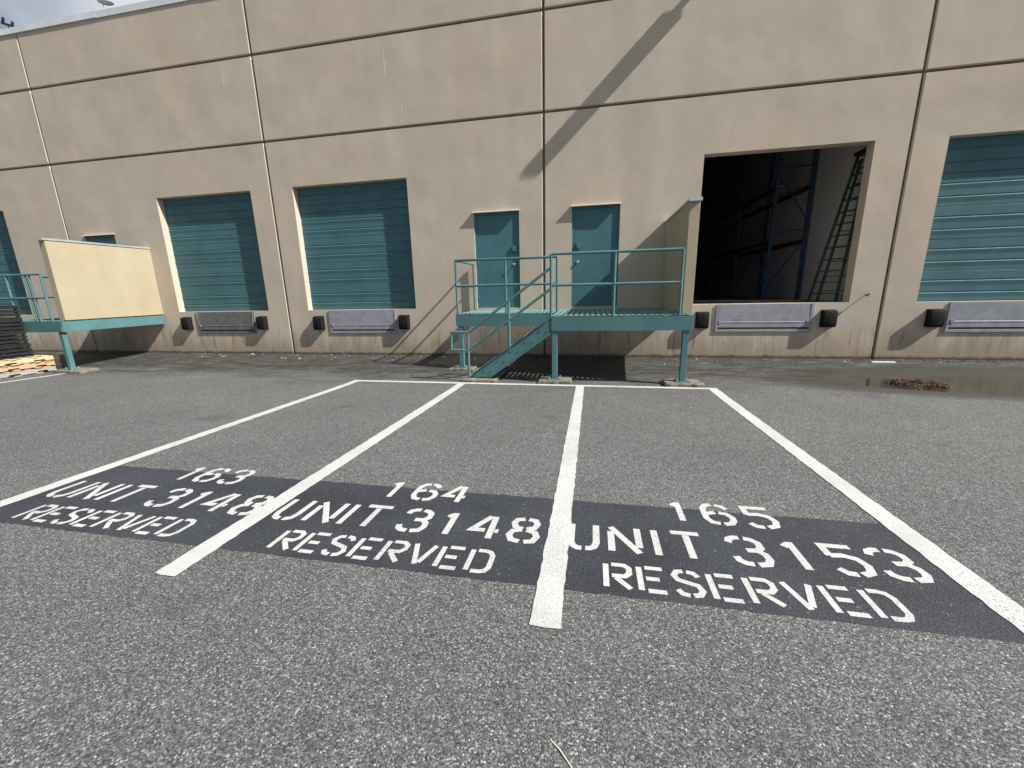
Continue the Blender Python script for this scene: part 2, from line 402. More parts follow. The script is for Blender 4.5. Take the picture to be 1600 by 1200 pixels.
R3 = {'163': (-4.225, -2.75), '164': (-2.02, -.545), '165': (.092, 1.55)}
for st in ('163', '164', '165'):
    lettering(R1[st], -6.775, -7.08, .042, 'white stencilled number %s on the asphalt' % st)
    lettering(R2[st], -7.20, -7.515, .043, 'white stencilled UNIT %s in stall %s' % ('3153' if st == '165' else '3148', st))
    lettering(even('RESERVED', *R3[st]), -7.612, -7.838, .032, 'white stencilled RESERVED in stall %s' % st)

# puddle in the gutter
m = MB(); N = 64
m.face([(6.8+2.75*math.cos(2*math.pi*i/N), -1.75+.9*math.sin(2*math.pi*i/N), -.119) for i in range(N)])
pu = m.build('puddle', 'water', fix=False); struct(pu, 'shallow muddy puddle in front of the right dock')

# ------------------------------------------------------------------ the warehouse
JX = lambda k: -8.0969+6.9701*k
B = thing('warehouse', 'long beige concrete warehouse with teal dock doors and grooved wall panels', 'building')
ROWS = [-.25, 5.314, 7.18, 8.47]
HOLES = {-3: [], -2: [(-20.4, -17.3, 1.17, 4.235)], -1: [(-14.45, -13.37, 1.17, 3.38), (-11.68, -8.705, 1.19, 4.235)],
         0: [(-7.478, -4.39, 1.185, 4.24), (-2.775, -1.70, 1.17, 3.365)], 1: [(-.495, .55, 1.17, 3.375), (2.19, 5.24, 1.19, 4.225)],
         2: [(6.44, 9.5, 1.175, 4.20)], 3: []}
GAP, CH, CD, TH = .042, .015, .032, .25
def panel(x0, x1, z0, z1, holes, chb, cht):
    X = sorted({x0, x0+CH, x1-CH, x1} | {h[0] for h in holes} | {h[1] for h in holes})
    Z = sorted({z0, z1} | ({z0+CH} if chb else set()) | ({z1-CH} if cht else set()) | {h[2] for h in holes} | {h[3] for h in holes})
    mm = MB(); nx = len(X); nzz = len(Z)
    def dep(i, j): return CD if (i in (0, nx-1) or (j == 0 and chb) or (j == nzz-1 and cht)) else 0
    fi = {}; 
    for j in range(nzz):
        for i in range(nx): fi[i, j] = len(mm.v); mm.v.append((X[i], dep(i, j), Z[j]))
    bi = {}
    for j in range(nzz):
        for i in range(nx): bi[i, j] = len(mm.v); mm.v.append((X[i], TH, Z[j]))
    def solid(i, j):
        if not (0 <= i < nx-1 and 0 <= j < nzz-1): return False
        cx, cz = (X[i]+X[i+1])/2, (Z[j]+Z[j+1])/2
        return not any(h[0] < cx < h[1] and h[2] < cz < h[3] for h in holes)
    for j in range(nzz-1):
        for i in range(nx-1):
            if not solid(i, j): continue
            mm.f.append((fi[i,j], fi[i+1,j], fi[i+1,j+1], fi[i,j+1])); mm.f.append((bi[i,j], bi[i,j+1], bi[i+1,j+1], bi[i+1,j]))
            for (di, dj, a, b) in ((-1,0,(i,j),(i,j+1)), (1,0,(i+1,j+1),(i+1,j)), (0,-1,(i+1,j),(i,j)), (0,1,(i,j+1),(i+1,j+1))):
                if not solid(i+di, j+dj): mm.f.append((fi[a], fi[b], bi[b], bi[a]))
    return mm
for k in range(-3, 4):
    x0, x1 = JX(k)+GAP/2, JX(k+1)-GAP/2
    for r in range(3):
        z0 = ROWS[r]+(GAP/2 if r else 0); z1 = ROWS[r+1]-(GAP/2 if r < 2 else 0)
        panel(x0, x1, z0, z1, HOLES[k] if r == 0 else [], r > 0, r < 2).build('wall_panel', 'wall', B)
for k in range(-3, 5):
    MB().box(JX(k)-GAP/2-.001, JX(k)+GAP/2+.001, CD+.006, TH-.01, -.25, 8.46).build('joint_sealant', 'sealant_shade', B)
for z in ROWS[1:3]:
    for k in range(-3, 4):
        MB().box(JX(k)+GAP/2, JX(k+1)-GAP/2, CD+.004, TH-.012, z-GAP/2-.001, z+GAP/2+.001).build('wall_reveal', 'sealant_shade', B)  # reveal floor is plain wall paint; its groove shade is put into this dark colour
for u, z, h in ((-8.98, 6.62, .26), (-4.72, 6.32, .55), (-4.38, 5.62, .18), (-3.55, 2.35, .14)):
    mm = MB(); mm.prism([(u-.008, z), (u+.006, z+.02), (u+.009, z+h), (u-.002, z+h-.03)], 'y', -.0015, .001); mm.build('paint_scrape', 'scrap', B)
# coping along the parapet, in lapped lengths
xc = [-29.0, -22.1, -18.9, -15.6, -12.35, -9.2, -6.0, -2.8, .4, 3.6, 6.8, 10.0, 13.2, 16.4, 19.78]
for i in range(len(xc)-1):
    e = .006*(i % 2)
    MB().prism([(-.022-e, 8.455+e*2), (-.018-e, 8.46), (-.014, 8.60+e), (.33, 8.585+e), (.33, 8.45), (.26, 8.45), (.26, 8.472), (-.008, 8.472), (-.008, 8.455)], 'x', xc[i], xc[i+1]-.003).build('coping', 'coping', B)
MB().box(-29, 19.78, .26, 30, 8.05, 8.15).build('roof', 'roof', B)
for a in ((-29.0, -28.8, .26, 30.2, -.3, 8.4), (19.6, 19.78, .26, 30.2, -.3, 8.4), (-28.8, 19.6, 30, 30.2, -.3, 8.4)): MB().box(*a).build('outer_wall', 'wall', B)
# the unit behind the open dock
MB().box(-1.0, 5.75, TH, 16, 1.03, 1.165).build('interior_floor', 'slab', B)
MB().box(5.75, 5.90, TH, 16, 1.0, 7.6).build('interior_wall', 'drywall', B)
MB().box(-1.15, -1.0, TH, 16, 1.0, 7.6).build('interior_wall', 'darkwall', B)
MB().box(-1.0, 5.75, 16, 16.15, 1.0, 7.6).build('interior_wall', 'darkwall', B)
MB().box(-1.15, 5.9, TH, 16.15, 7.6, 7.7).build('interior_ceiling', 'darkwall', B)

# dock doors: five ribbed sections each
def dock_door(x0, x1, z0, z1):
    Y = .18
    d = bpy.data.objects.new('dock_door', None); COL.objects.link(d); d.parent = B; d.location = (x0, Y, z0)
    n = 5; h = (z1-z0)/n; me = None
    a, gw, gd = .0, .02, .016
    for i in range(n):
        if me is None:
            # groove: upper lip overhangs dark, lower lip catches the sun
            def groove(z): return [(0, z-.10), (-.010, z-.014), (-.0095, z-.012), (.002, z+.001), (.010, z+.005), (.010, z+.020), (0, z+.024)]
            prof = [(.004, .003), (0, .008)]+groove(.178)+groove(.412)+[(0, h-.010), (.006, h-.003), (.045, h-.003), (.045, .003)]
            mm = MB().prism(prof, 'x', .002, x1-x0-.002)
            me_o = mm.build('door_section', 'door'); me = me_o.data; me_o.parent = d
            ob = me_o
        else:
            ob = bpy.data.objects.new('door_section', me); COL.objects.link(ob); ob.parent = d
        ob.location = (0, random.uniform(0, .003), i*h)
    q = MB().box(.05, x1-x0-.05, -.006, .03, -.008, .012).build('bottom_seal', 'rubber'); q.parent = d
    return d
for hx in ((-20.4, -17.3, 1.17, 4.235), (-11.68, -8.705, 1.19, 4.235), (-7.478, -4.39, 1.185, 4.24), (6.44, 9.5, 1.175, 4.20)): dock_door(*hx)

# man doors
def man_door(x0, x1, z0, z1, knob_right):
    d = bpy.data.objects.new('man_door', None); COL.objects.link(d); d.parent = B; d.location = (x0, .034, z0)
    W, H = x1-x0, z1-z0; f = .055
    def P(nm, mm, mat, **k):
        if nm in ('knob', 'lock_guard', 'hinge'): mm.v = [(a, b-.0185, c) for a, b, c in mm.v]
        o = mm.build(nm, mat, **k); o.parent = d; return o
    P('door_leaf', MB().box(f+.003, W-f-.003, .006, .07, .012, H-f-.003), 'mandoor', bevel=.003)
    P('door_frame', MB().box(.001, f, 0, .12, 0, H-.001).box(W-f, W-.001, 0, .12, 0, H-.001).box(f, W-f, 0, .118, H-f, H-.001), 'mandoor')
    P('threshold', MB().box(f, W-f, 0, .12, 0, .010), 'galv')
    P('drip_cap', MB().prism([(-.116, H+.004), (-.116, H-.012), (-.111, H-.012), (-.109, H+.002), (-.0345, H+.008), (-.0345, H+.024)], 'x', -.02, W+.02), 'drip')
    kx = W-f-.085 if knob_right else f+.085
    hx = f-.002 if knob_right else W-f+.002
    kn = MB(); cs = []
    for t in range(6): cs.append((.0+.0, 0))
    kn.tube([(kx, .026, 1.015), (kx, .012, 1.015)], .030, 14).tube([(kx, .014, 1.015), (kx, -.020, 1.015)], .011, 10)
    for yy, ra, yb, rb in ((-.018, .020, -.026, .029), (-.026, .029, -.044, .029), (-.044, .029, -.052, .018)):
        n0 = len(kn.v); K = 14
        for (yq, rq) in ((yy, ra), (yb, rb)):
            for j in range(K): t = 2*math.pi*j/K; kn.v.append((kx+rq*math.cos(t), yq, 1.015+rq*math.sin(t)))
        for j in range(K): kn.f.append((n0+j, n0+(j+1) % K, n0+K+(j+1) % K, n0+K+j))
        kn.f.append(tuple(n0+K+j for j in range(K)))
    P('knob', kn, 'chrome', smooth=True)
    P('lock_guard', MB().box(kx-.048, kx+.052, -.004, .026, 1.30, 1.43).box(kx-.03, kx+.034, -.014, -.004, 1.32, 1.41), 'teal', bevel=.003)
    for zz in (.25, 1.08, 1.9): P('hinge', MB().tube([(hx, .016, zz-.06), (hx, .016, zz+.06)], .011, 8), 'teal', smooth=True)
    return d
man_door(-2.775, -1.70, 1.17, 3.365, True); man_door(-.495, .55, 1.17, 3.375, False); man_door(-14.45, -13.37, 1.17, 3.38, False)

# ------------------------------------------------------------------ dock levelers and bumpers
def leveler(cx, zt, label, dark=False):
    mt = 'steeldark' if dark else 'steelgrey'
    t = thing('dock_leveler', label, 'dock leveler', (cx, 0, zt-.60), 'edge of dock levelers')
    H = .60; w2 = .955
    def L(mm, nm, mat=mt, **k):
        mm.v = [(a, b*.3, c) for a, b, c in mm.v]; return _loc(mm, nm, mat, t, **k)
    L(MB().box(-w2, w2, -.022, -.001, 0, H-.005), 'back_plate')
    L(MB().box(-w2, -w2+.05, -.075, -.022, .02, H), 'side_bracket'); L(MB().box(w2-.05, w2, -.075, -.022, .02, H), 'side_bracket')
    lip = L(MB().prism([(-.062, .225), (-.045, .222), (-.028, H-.01), (-.045, H-.006)], 'x', -w2+.055, w2-.055), 'lip_plate')
    if not dark:
        # raised tread lugs on the lip
        mm = MB()
        for r in range(11):
            for c in range(60):
                z = .25+r*.031; x = -w2+.085+c*.0302+(.015 if r % 2 else 0)
                yb = (-.062+(z-.225)/(H-.23)*.017)*.3-.0005; s_ = 1 if (r+c) % 2 else -1
                a = .009; mm.face([(x-a, yb-.0005, z-a*s_-.002), (x+.002, yb-.004, z-.003), (x+a, yb-.0005, z+a*s_+.002), (x-.002, yb-.004, z+.003)])
        o = mm.build('tread_lugs', 'galv', fix=False); o.parent = lip; o['kind'] = 'stuff'
    L(MB().tube([(-w2+.05, -.060, .205), (w2-.05, -.060, .205)], .019, 10), 'hinge_tube', smooth=True)
    L(MB().box(-w2+.051, w2-.051, -.070, -.022, .095, .180), 'hinge_plate', bevel=.002)
    L(MB().box(-w2-.005, w2+.005, -.082, -.0225, -.002, .058), 'bottom_angle', bevel=.004)
    L(MB().box(-w2+.052, w2-.052, -.040, -.023, .060, .094), 'slot', 'rubber')
    for sgn in (-1, 1):
        x = sgn*(w2-.085)
        L(MB().box(x-.03, x+.03, -.105, -.071, .175, .250), 'stop_lug', 'steelgrey', bevel=.005)
    if dark:
        for sgn in (-1, 1): L(MB().tube([(sgn*(w2-.03), -.085, H-.01), (sgn*(w2-.06), -.095, .24)], .013, 8), 'lift_rod', 'galv', smooth=True)
    return t
def _loc(mm, nm, mat, parent, **k):
    o = mm.build(nm, mat, **k); o.parent = parent; return o
leveler(-10.15, 1.18, 'dark grey dock leveler with pale lift rods under the left dock door', True)
leveler(-5.92, 1.175, 'smooth grey dock leveler under the dock door left of the stairs')
leveler(3.645, 1.185, 'tread plate dock leveler under the open dock')
leveler(7.97, 1.17, 'grey dock leveler beside the puddle, cut by the right picture edge')
bump_me = None
def bumper(x, z, label):
    t = thing('dock_bumper', label, 'bumper', (x, 0, z-.175), 'rubber dock bumpers')
    _loc(MB().prism([(-.125, .02), (-.135, .05), (-.135, .30), (-.118, .345), (-.012, .355), (-.012, 0), (-.11, 0)], 'x', -.125, .125), 'rubber_block', 'rubber', t, bevel=.012, smooth=True)
    _loc(MB().box(-.135, .135, -.012, -.0005, -.005, .36), 'mounting_plate', 'black', t)
    for zz in (.10, .265):
        _loc(MB().tube([(.03, -.1365, zz), (.03, -.12, zz)], .024, 10), 'bolt_hole', 'black', t)
    return t
for x, z, l in ((-11.43, .86, 'black rubber bumper left of the dark dock leveler'), (-8.93, .86, 'black rubber bumper right of the dark dock leveler'),
                (-7.17, .845, 'black rubber bumper left of the smooth leveler, nearest the left wall joint'), (-4.72, .85, 'black rubber bumper between the smooth leveler and the stair platform'),
                (2.40, .845, 'black rubber bumper between the platform post and the tread plate leveler'), (4.88, .86, 'black rubber bumper on the right of the tread plate leveler'),
                (6.78, .85, 'black rubber bumper above the puddle, left of the last leveler')): bumper(x, z, l)

# ------------------------------------------------------------------ stair platform
DZ = 1.125
def platform(full, ox, label):
    P = thing('stair_platform' if full else 'loading_platform', label, 'platform', (ox-.67, -2.35, -.03), 'teal steel platforms')
    def A(nm, mm, mat='teal', par=None, **k):
        mm.v = [(x+ox, y, z) for x, y, z in mm.v]; return mm.build(nm, mat, par or P, **k)
    def channel(nm, p0, p1, outward):
        # C-channel: web plus two flanges turned inwards
        p0, p1, o = Vector(p0), Vector(p1), Vector(outward)
        mm = MB(); zt, zb = DZ-.022, DZ-.265
        c = lambda p, z, d: (p.x+o.x*d, p.y+o.y*d, z)
        for za, zb_, d0, d1 in ((zb+.014, zt-.014, 0, .012), (zt-.014, zt, -.06, .012), (zb, zb+.014, -.06, .012)):
            pts = [c(p0, za, d0), c(p1, za, d0), c(p1, za, d1), c(p0, za, d1), c(p0, zb_, d0), c(p1, zb_, d0), c(p1, zb_, d1), c(p0, zb_, d1)]
            n = len(mm.v); mm.v += pts
            for f in ((0,3,2,1),(4,5,6,7),(0,1,5,4),(1,2,6,5),(2,3,7,6),(3,0,4,7)): mm.f.append(tuple(n+i for i in f))
        return A(nm, mm)
    channel('beam', (-.722, -2.40, 0), (1.69, -2.40, 0), (0, -1, 0))
    channel('beam', (1.69, -2.388, 0), (1.69, -.02, 0), (1, 0, 0))
    channel('beam', (-.722, -2.388, 0), (-.722, -1.42 if full else -.02, 0), (-1, 0, 0))
    A('ledger', MB().box(-.7 if full else -.65, 1.62, -.024, -.002, DZ-.12, DZ-.02))
    A('joist', MB().box(.45, .53, -2.38, -.06, DZ-.20, DZ-.03))
    def deck(x0, x1, y0, y1):
        n = int(round((x1-x0)/.098)); p = (x1-x0)/n; me = None
        for i in range(n):
            x = x0+i*p
            mm = MB().box(x, x+p-.052, y0, y1, DZ-.006, DZ).box(x, x+.004, y0, y1-.001, DZ-.011, DZ-.0061).box(x+p-.057, x+p-.053, y0, y1-.001, DZ-.011, DZ-.0061)
            for q in range(int((y1-y0-.33)/.24)+1):       # the serrated cross ties
                yy = y0+.03+q*.24; mm.box(x+p-.053, x+p, yy, yy+.05, DZ-.009, DZ-.003)
            A('deck_plank', mm, 'teal_deck')
    deck(-.715, 1.685, -2.40, -.015)
    def post(x, y):
        zt = DZ-.266
        A('post', MB().box(x-.05, x+.05, y-.05, y+.05, -.028, zt), bevel=.008)
        bp = A('base_plate', MB().box(x-.12, x+.12, y-.09, y+.09, -.042, -.027), bevel=.003)
        for a in (-.095, .095):
            for b in (-.065, .065): A('anchor_bolt', MB().tube([(x+a, y+b, -.03), (x+a, y+b, .012)], .010, 6), 'galv', bp)
    post(-.665, -2.345); post(1.58, -2.345)
    R = .0245
    def rail(nm, pts): return A(nm, MB().tube(pts, R, 12), smooth=True)
    y = -2.385; zt, zm = 2.19, 1.66
    rail('handrail', [(-.728, y, zt), (1.45, y, zt)]); rail('midrail', [(-.728, y, zm), (1.45, y, zm)])
    for x in (-.728, .36, 1.45): rail('rail_post', [(x, y, DZ-.03), (x, y, (DZ+zt)/2-.1), (x+(.004 if x == .36 else 0), y, zt)])
    if not full:
        for x in (.98, 1.10): rail('rail_post', [(x, y, DZ-.03), (x-.005, y, zt-.25), (x-.03, y, zt)])
        y2 = -1.25
        rail('handrail', [(-.4, y2, 2.20), (1.22, y2, 2.20)]); rail('midrail', [(-.4, y2, 1.68), (1.22, y2, 1.68)])
        for x in (.95, 1.08, 1.22): rail('rail_post', [(x, y2, DZ-.02), (x, y2, 2.20)])
        return P
    # narrow wing to the left, behind the stairs
    channel('beam', (-2.86, -1.405, 0), (-.735, -1.405, 0), (0, -1, 0))
    channel('beam', (-2.86, -1.39, 0), (-2.86, -.02, 0), (-1, 0, 0))
    A('ledger', MB().box(-2.8, -.78, -.024, -.002, DZ-.12, DZ-.02))
    deck(-2.855, -.722, -1.405, -.015)
    post(-2.78, -1.36)
    y = -1.385; zt, zm = 2.215, 1.70
    rail('handrail', [(-2.82, -.06, zt), (-2.82, y+.02, zt), (-2.80, y, zt), (-.708, y, zt)])
    rail('midrail', [(-2.82, -.06, zm), (-2.82, y, zm)]); rail('midrail', [(-2.82, y, zm), (-.708, y, zm)])
    for x in (-2.82, -1.76, -.708): rail('rail_post', [(x, y, DZ-.03), (x, y, zt)])
    rail('rail_post', [(-2.82, -.06, DZ-.02), (-2.82, -.06, zt)])
    # stairs between the wing and the front edge
    for ys, nm in ((-2.40, 'stringer'), (-1.46, 'stringer')):
        prof = [(-2.19, -.028), (-2.19, .065), (-.738, 1.085), (-.738, .800), (-1.905, -.028)]
        st = A(nm, MB().prism(prof, 'y', ys, ys+.012))
        o = -.045 if ys < -2 else .057
        ya, yb = sorted((ys, ys+o))
        def fl(p, q, up): 
            d = Vector((q[0]-p[0], 0, q[1]-p[1])).normalized(); n_ = Vector((-d.z, 0, d.x))*up*.011
            return MB().prism([p, q, (q[0]+n_.x, q[1]+n_.z), (p[0]+n_.x, p[1]+n_.z)], 'y', ya, yb)
        A('flange', fl((-2.19, .065), (-.738, 1.085), 1), par=st); A('flange', fl((-1.905, -.028), (-.738, .800), -1), par=st)
        if ys < -2:
            for i in range(5):
                tz = .16+i*.188; tx = -2.19+(tz-.065)/.7025
                for dx in (.055, .19): A('bolt', MB().tube([(tx+dx, ys-.014, tz-.055), (tx+dx, ys+.002, tz-.055)], .011, 8), par=st)
    for i in range(5):
        tz = .16+i*.188; tx = -2.19+(tz-.065)/.7025-.01
        mm = MB()
        for q in range(6): mm.box(tx+q*.042, tx+q*.042+.028, -2.387, -1.461, tz-.03, tz)
        mm.box(tx, tx+.238, -2.387, -2.37, tz-.06, tz-.031).box(tx, tx+.238, -1.478, -1.461, tz-.06, tz-.031)
        A('tread', mm, 'teal_deck')
    y = -2.41
    rail('stair_handrail', [(-.728, y+.02, 1.965), (-1.5, y, 1.403), (-2.30, y, .822)])
    rail('stair_midrail', [(-.728, y+.02, 1.605), (-1.5, y, 1.055), (-2.315, y, .484)])
    rail('rail_loop', [(-2.285, y, .832), (-2.632, y, .840), (-2.637, y, .50), (-2.312, y, .492)])
    rail('rail_post', [(-2.312, y, -.03), (-2.30, y, .835)]); rail('rail_post', [(-1.503, y, .53), (-1.498, y, 1.403)])
    A('foot_angle', MB().box(-2.225, -2.195, -2.40, -1.45, -.03, .06))
    return P
platform(True, 0, 'teal steel platform with stairs and pipe railings below two doors')
platform(False, -13.94, 'teal steel platform at the left picture edge with pipe railing')

def footing(x0, x1, y0, y1, label):
    m = MB(); n = 7; k = 5
    t = thing('concrete_footing', label, 'footing', ((x0+x1)/2, (y0+y1)/2, -.15), 'concrete footings under the platforms')
    zb, zt = -.16, -.042
    P_ = []
    for i in range(n):
        a = x0+(x1-x0)*i/(n-1); P_.append((a, y0))
    for j in range(1, k): P_.append((x1, y0+(y1-y0)*j/(k-1)))
    for i in range(1, n): P_.append((x1-(x1-x0)*i/(n-1), y1))
    for j in range(1, k-1): P_.append((x0, y1-(y1-y0)*j/(k-1)))
    P_ = [(a+random.uniform(-.012, .012), b+random.uniform(-.012, .012)) for a, b in P_]
    K = len(P_); cx, cy = (x0+x1)/2, (y0+y1)/2
    ring = lambda s_, z: [(cx+(a-cx)*s_, cy+(b-cy)*s_, z+random.uniform(-.006, .006)) for a, b in P_]
    m.v += [(a, b, zb) for a, b in P_]+ring(1.0, zt-.022)+ring(.95, zt-.004)+[(cx+(a-cx)*.5, cy+(b-cy)*.5, zt-.0015) for a, b in P_]
    for r in range(3):
        for i in range(K): j = (i+1) % K; m.f.append((r*K+i, r*K+j, (r+1)*K+j, (r+1)*K+i))
    m.f.append(tuple(3*K+i for i in range(K)))
    m.build('slab', 'concrete', t)
footing(-.96, -.36, -2.52, -2.13, 'rough concrete footing under the middle platform post')
footing(1.27, 1.92, -2.52, -2.12, 'rough concrete footing under the right platform post')
footing(-2.44, -1.76, -2.53, -1.38, 'rough concrete footing under the foot of the stairs')
footing(-3.06, -2.5, -1.52, -1.16, 'rough concrete footing under the post behind the stairs')
footing(-12.7, -11.9, -2.52, -2.10, 'rough concrete footing under the post of the left platform')

def screen(x0, x1, label, lab2):
    t = thing('privacy_screen', label, 'screen wall', ((x0+x1)/2, -1.2, DZ), 'stucco screens on the platforms')
    MB().box(x0, x1, -2.30, -.004, DZ+.004, 2.95).build('panel', 'screen', t, bevel=.006)
    c = MB().prism([(x0-.018, 2.935), (x0-.018, 2.972), (x1+.018, 2.980), (x1+.018, 2.935), (x1+.012, 2.935), (x1+.012, 2.951), (x0-.012, 2.951), (x0-.012, 2.935)], 'y', -2.335, -.003).build('cap_flashing', 'galv', t)
    MB().prism([(x0-.017, 2.925), (x0-.017, 2.971), (x1+.017, 2.979), (x1+.017, 2.925)], 'y', -2.345, -2.336).build('end_fold', 'galv', c)
screen(1.51, 1.675, 'beige stucco screen on the platform beside the open dock', '')
screen(-12.41, -12.24, 'sunlit cream stucco screen on the left platform', '')

# ------------------------------------------------------------------ roof things and wall light
t = thing('wall_light', 'shoebox wall light on an arm high above the open dock', 'light', (2.97, 0, 8.2))
MB().box(2.87, 3.07, -.02, -.001, 8.07, 8.33).build('mounting_plate', 'black', t)
MB().bar((2.97, -.02, 8.2), (2.97, -.36, 8.2), .09, .09).build('arm', 'black', t)
MB().box(2.79, 3.15, -1.04, -.36, 8.13, 8.27).build('housing', 'black', t, bevel=.02)
t = thing('satellite_dish', 'small grey satellite dish on the roof edge', 'dish', (-12.70, .62, 8.15))
MB().tube([(-12.70, .62, 8.15), (-12.70, .62, 9.05)], .022, 8).build('mast', 'galv', t, smooth=True)
m = MB(); c = Vector((-12.70, .60, 9.12)); ax = Vector((.42, -.50, .75)).normalized(); u = ax.cross(Vector((0, 1, 0))).normalized(); v = ax.cross(u)
K = 20; rings = [(.0, 0), (.06, .006), (.12, .024), (.165, .046), (.165, .056), (.10, .03), (.0, .012)]
for r_, h_ in rings:
    for j in range(K): a_ = 2*math.pi*j/K; m.v.append(tuple(c+u*r_*math.cos(a_)+v*r_*math.sin(a_)+ax*h_))
for i in range(len(rings)-1):
    for j in range(K): j2 = (j+1) % K; m.f.append((i*K+j, i*K+j2, (i+1)*K+j2, (i+1)*K+j))
m.build('reflector', 'dishgrey', t, smooth=True)
MB().tube([tuple(c), tuple(c+u*.10+ax*.02), tuple(c+u*.17-ax*.10)], .010, 6).build('feed_arm', 'galv', t)
t = thing('roof_fixture', 'small dark bracket fixture on the parapet at far left', 'fixture', (-15.44, .12, 8.59))
MB().tube([(-15.44, .12, 8.58), (-15.44, .12, 8.72)], .02, 8).build('stem', 'black', t)
MB().bar((-15.62, .12, 8.83), (-15.26, .12, 8.70), .06, .05).build('crossbar', 'black', t)
MB().bar((-15.60, .12, 8.84), (-15.54, .12, 8.95), .04, .04).build('prong', 'black', t)
MB().bar((-15.30, .12, 8.73), (-15.26, .12, 8.82), .04, .04).build('prong', 'black', t)

# ------------------------------------------------------------------ inside the open dock
FZ = 1.165
rk = thing('pallet_rack', 'blue and orange pallet rack inside the open dock', 'rack', (5.2, 4.5, FZ))
for y in (3.2, 6.0, 8.8):
    for x in (4.80, 5.64):
        MB().box(x-.04, x+.04, y-.035, y+.035, FZ+.005, 6.2).build('upright', 'rackblue', rk, bevel=.006)
        MB().box(x-.07, x+.07, y-.06, y+.06, FZ, FZ+.005).build('foot_plate', 'rackblue', rk)
    zs = [FZ+.25, 2.55, 2.95, 3.25, 4.3, 5.4]
    for a, b in (((4.80, FZ+.32), (5.64, 2.75)), ((5.64, 3.25), (4.80, 4.55)), ((4.80, 4.7), (5.64, 6.0))):
        MB().bar((a[0], y, a[1]), (b[0], y, b[1]), .03, .03, (0, 1, 0)).build('brace', 'rackblue', rk)
    for z in (3.02, 4.62): MB().bar((4.80, y, z), (5.64, y, z), .03, .03).build('strut', 'rackblue', rk)
MB().box(4.70, 4.76, 3.10, 3.3, FZ, FZ+.45).build('post_guard', 'rackblue', rk, bevel=.01)
for z in (2.72, 4.10):
    for x in (4.80, 5.64):
        for ya in (3.24, 6.04): MB().box(x-.022, x+.022, ya, ya+2.72, z-.06, z+.06).build('beam', 'rackorange', rk, bevel=.004)
    for i in range(9): MB().box(4.77, 5.67, 3.3+i*.6, 3.3+i*.6+.14, z+.061, z+.08).build('shelf_board', 'oldwood', rk)
r2_ = copy_tree(rk, None, -3.6); r2_.location.y += 3.2; r2_['label'] = 'dim pallet rack deep inside the open dock'; r2_['group'] = rk['group'] = 'pallet racks inside the unit'
lad = thing('stepladder', 'tall green stepladder leaning on the white wall inside the open dock', 'ladder', (5.2, .9, FZ))
def ladder_side(a0, a1, b0, b1, n, nm, flat):
    a0, a1, b0, b1 = map(Vector, (a0, a1, b0, b1))
    MB().bar(a0, a1, .03, .075, (0, 1, 0)).build(nm, 'fibreglass', lad); MB().bar(b0, b1, .03, .075, (0, 1, 0)).build(nm, 'fibreglass', lad)
    for i in range(n):
        f = (i+.8)/(n+.4)
        MB().bar(a0.lerp(a1, f), b0.lerp(b1, f), .07 if flat else .03, .025, (0, 0, 1)).build('step' if flat else 'rung', 'fibreglass', lad)
ladder_side((4.93, 1.0, FZ), (5.50, 1.0, 4.22), (5.20, .42, FZ), (5.53, .66, 4.22), 12, 'rail', True)
ladder_side((4.99, .74, FZ), (5.58, 1.02, 4.15), (5.38, .50, FZ), (5.62, .68, 4.15), 9, 'rear_rail', False)
MB().box(5.44, 5.66, .66, 1.06, 4.22, 4.29).build('top_cap', 'black', lad, bevel=.012)
for i, (x, y, rz, ln) in enumerate(((3.3, 2.6, .2, 1.1), (3.9, 2.2, -.15, 1.3), (4.4, 2.0, .1, .9), (4.9, 1.9, .4, .8))):
    o = MB().box(-ln/2, ln/2, -.07, .07, 0, .025).build('loose_board', 'redwood'); o.location = (x, y, FZ+.001+i*.0002); o.rotation_euler.z = rz
    tag(o, ['short board lying farthest left on the dock floor inside', 'long board lying on the dock floor left of the blue rack', 'board lying on the dock floor right of the blue rack', 'board lying at the foot of the green ladder inside'][i], 'board', 'boards on the dock floor')

# ------------------------------------------------------------------ pallets at the left
def pallet(x0, y0, z0, dx, dy, label, mats, seed):
    rnd = random.Random(seed); t = thing('wooden_pallet', label, 'pallet', (x0+dx/2, y0+dy/2, z0), 'wooden pallets in a stack')
    H = .132
    for i in range(3):                                   # notched stringers running along y
        x = x0+i*(dx-.04)/2; nl = .23; zb, zt = z0+.018, z0+H-.018
        prof = [(y0, zb)]
        for c in (.30, .70):
            yc = y0+dy*c; prof += [(yc-nl/2, zb), (yc-nl/2+.025, zb+.038), (yc+nl/2-.025, zb+.038), (yc+nl/2, zb)]
        prof += [(y0+dy, zb), (y0+dy, zt), (y0, zt)]
        MB().prism(prof, 'x', x, x+.04).build('stringer', mats[0], t, jitter=.003)
    for lv, n in ((H-.018, 7), (0, 4)):
        for i in range(n):
            bw = rnd.uniform(.085, .14); y = y0+(dy-bw)*i/(n-1)+rnd.uniform(-.008, .008); ov = rnd.uniform(-.012, .028)
            MB().box(x0-.005, x0+dx+ov, y, y+bw, z0+lv+.0006, z0+lv+.0174).build('deck_board', mats[rnd.randrange(len(mats))], t, jitter=.002)
    return t
pz = gz(-13.5, -2.7)+.004
pallet(-14.16, -3.38, pz, 1.12, 1.24, 'grey weathered pallet at the bottom of the wooden stack', ['oldwood', 'oldwood', 'pine'], 1)
pallet(-14.20, -3.36, pz+.134, 1.16, 1.22, 'reddish pallet in the middle of the wooden stack', ['redwood', 'redwood', 'pine'], 2)
pallet(-14.14, -3.40, pz+.268, 1.12, 1.26, 'yellow pine pallet on top of the wooden stack', ['pine', 'pine', 'pine'], 3)
cz = pz+.402
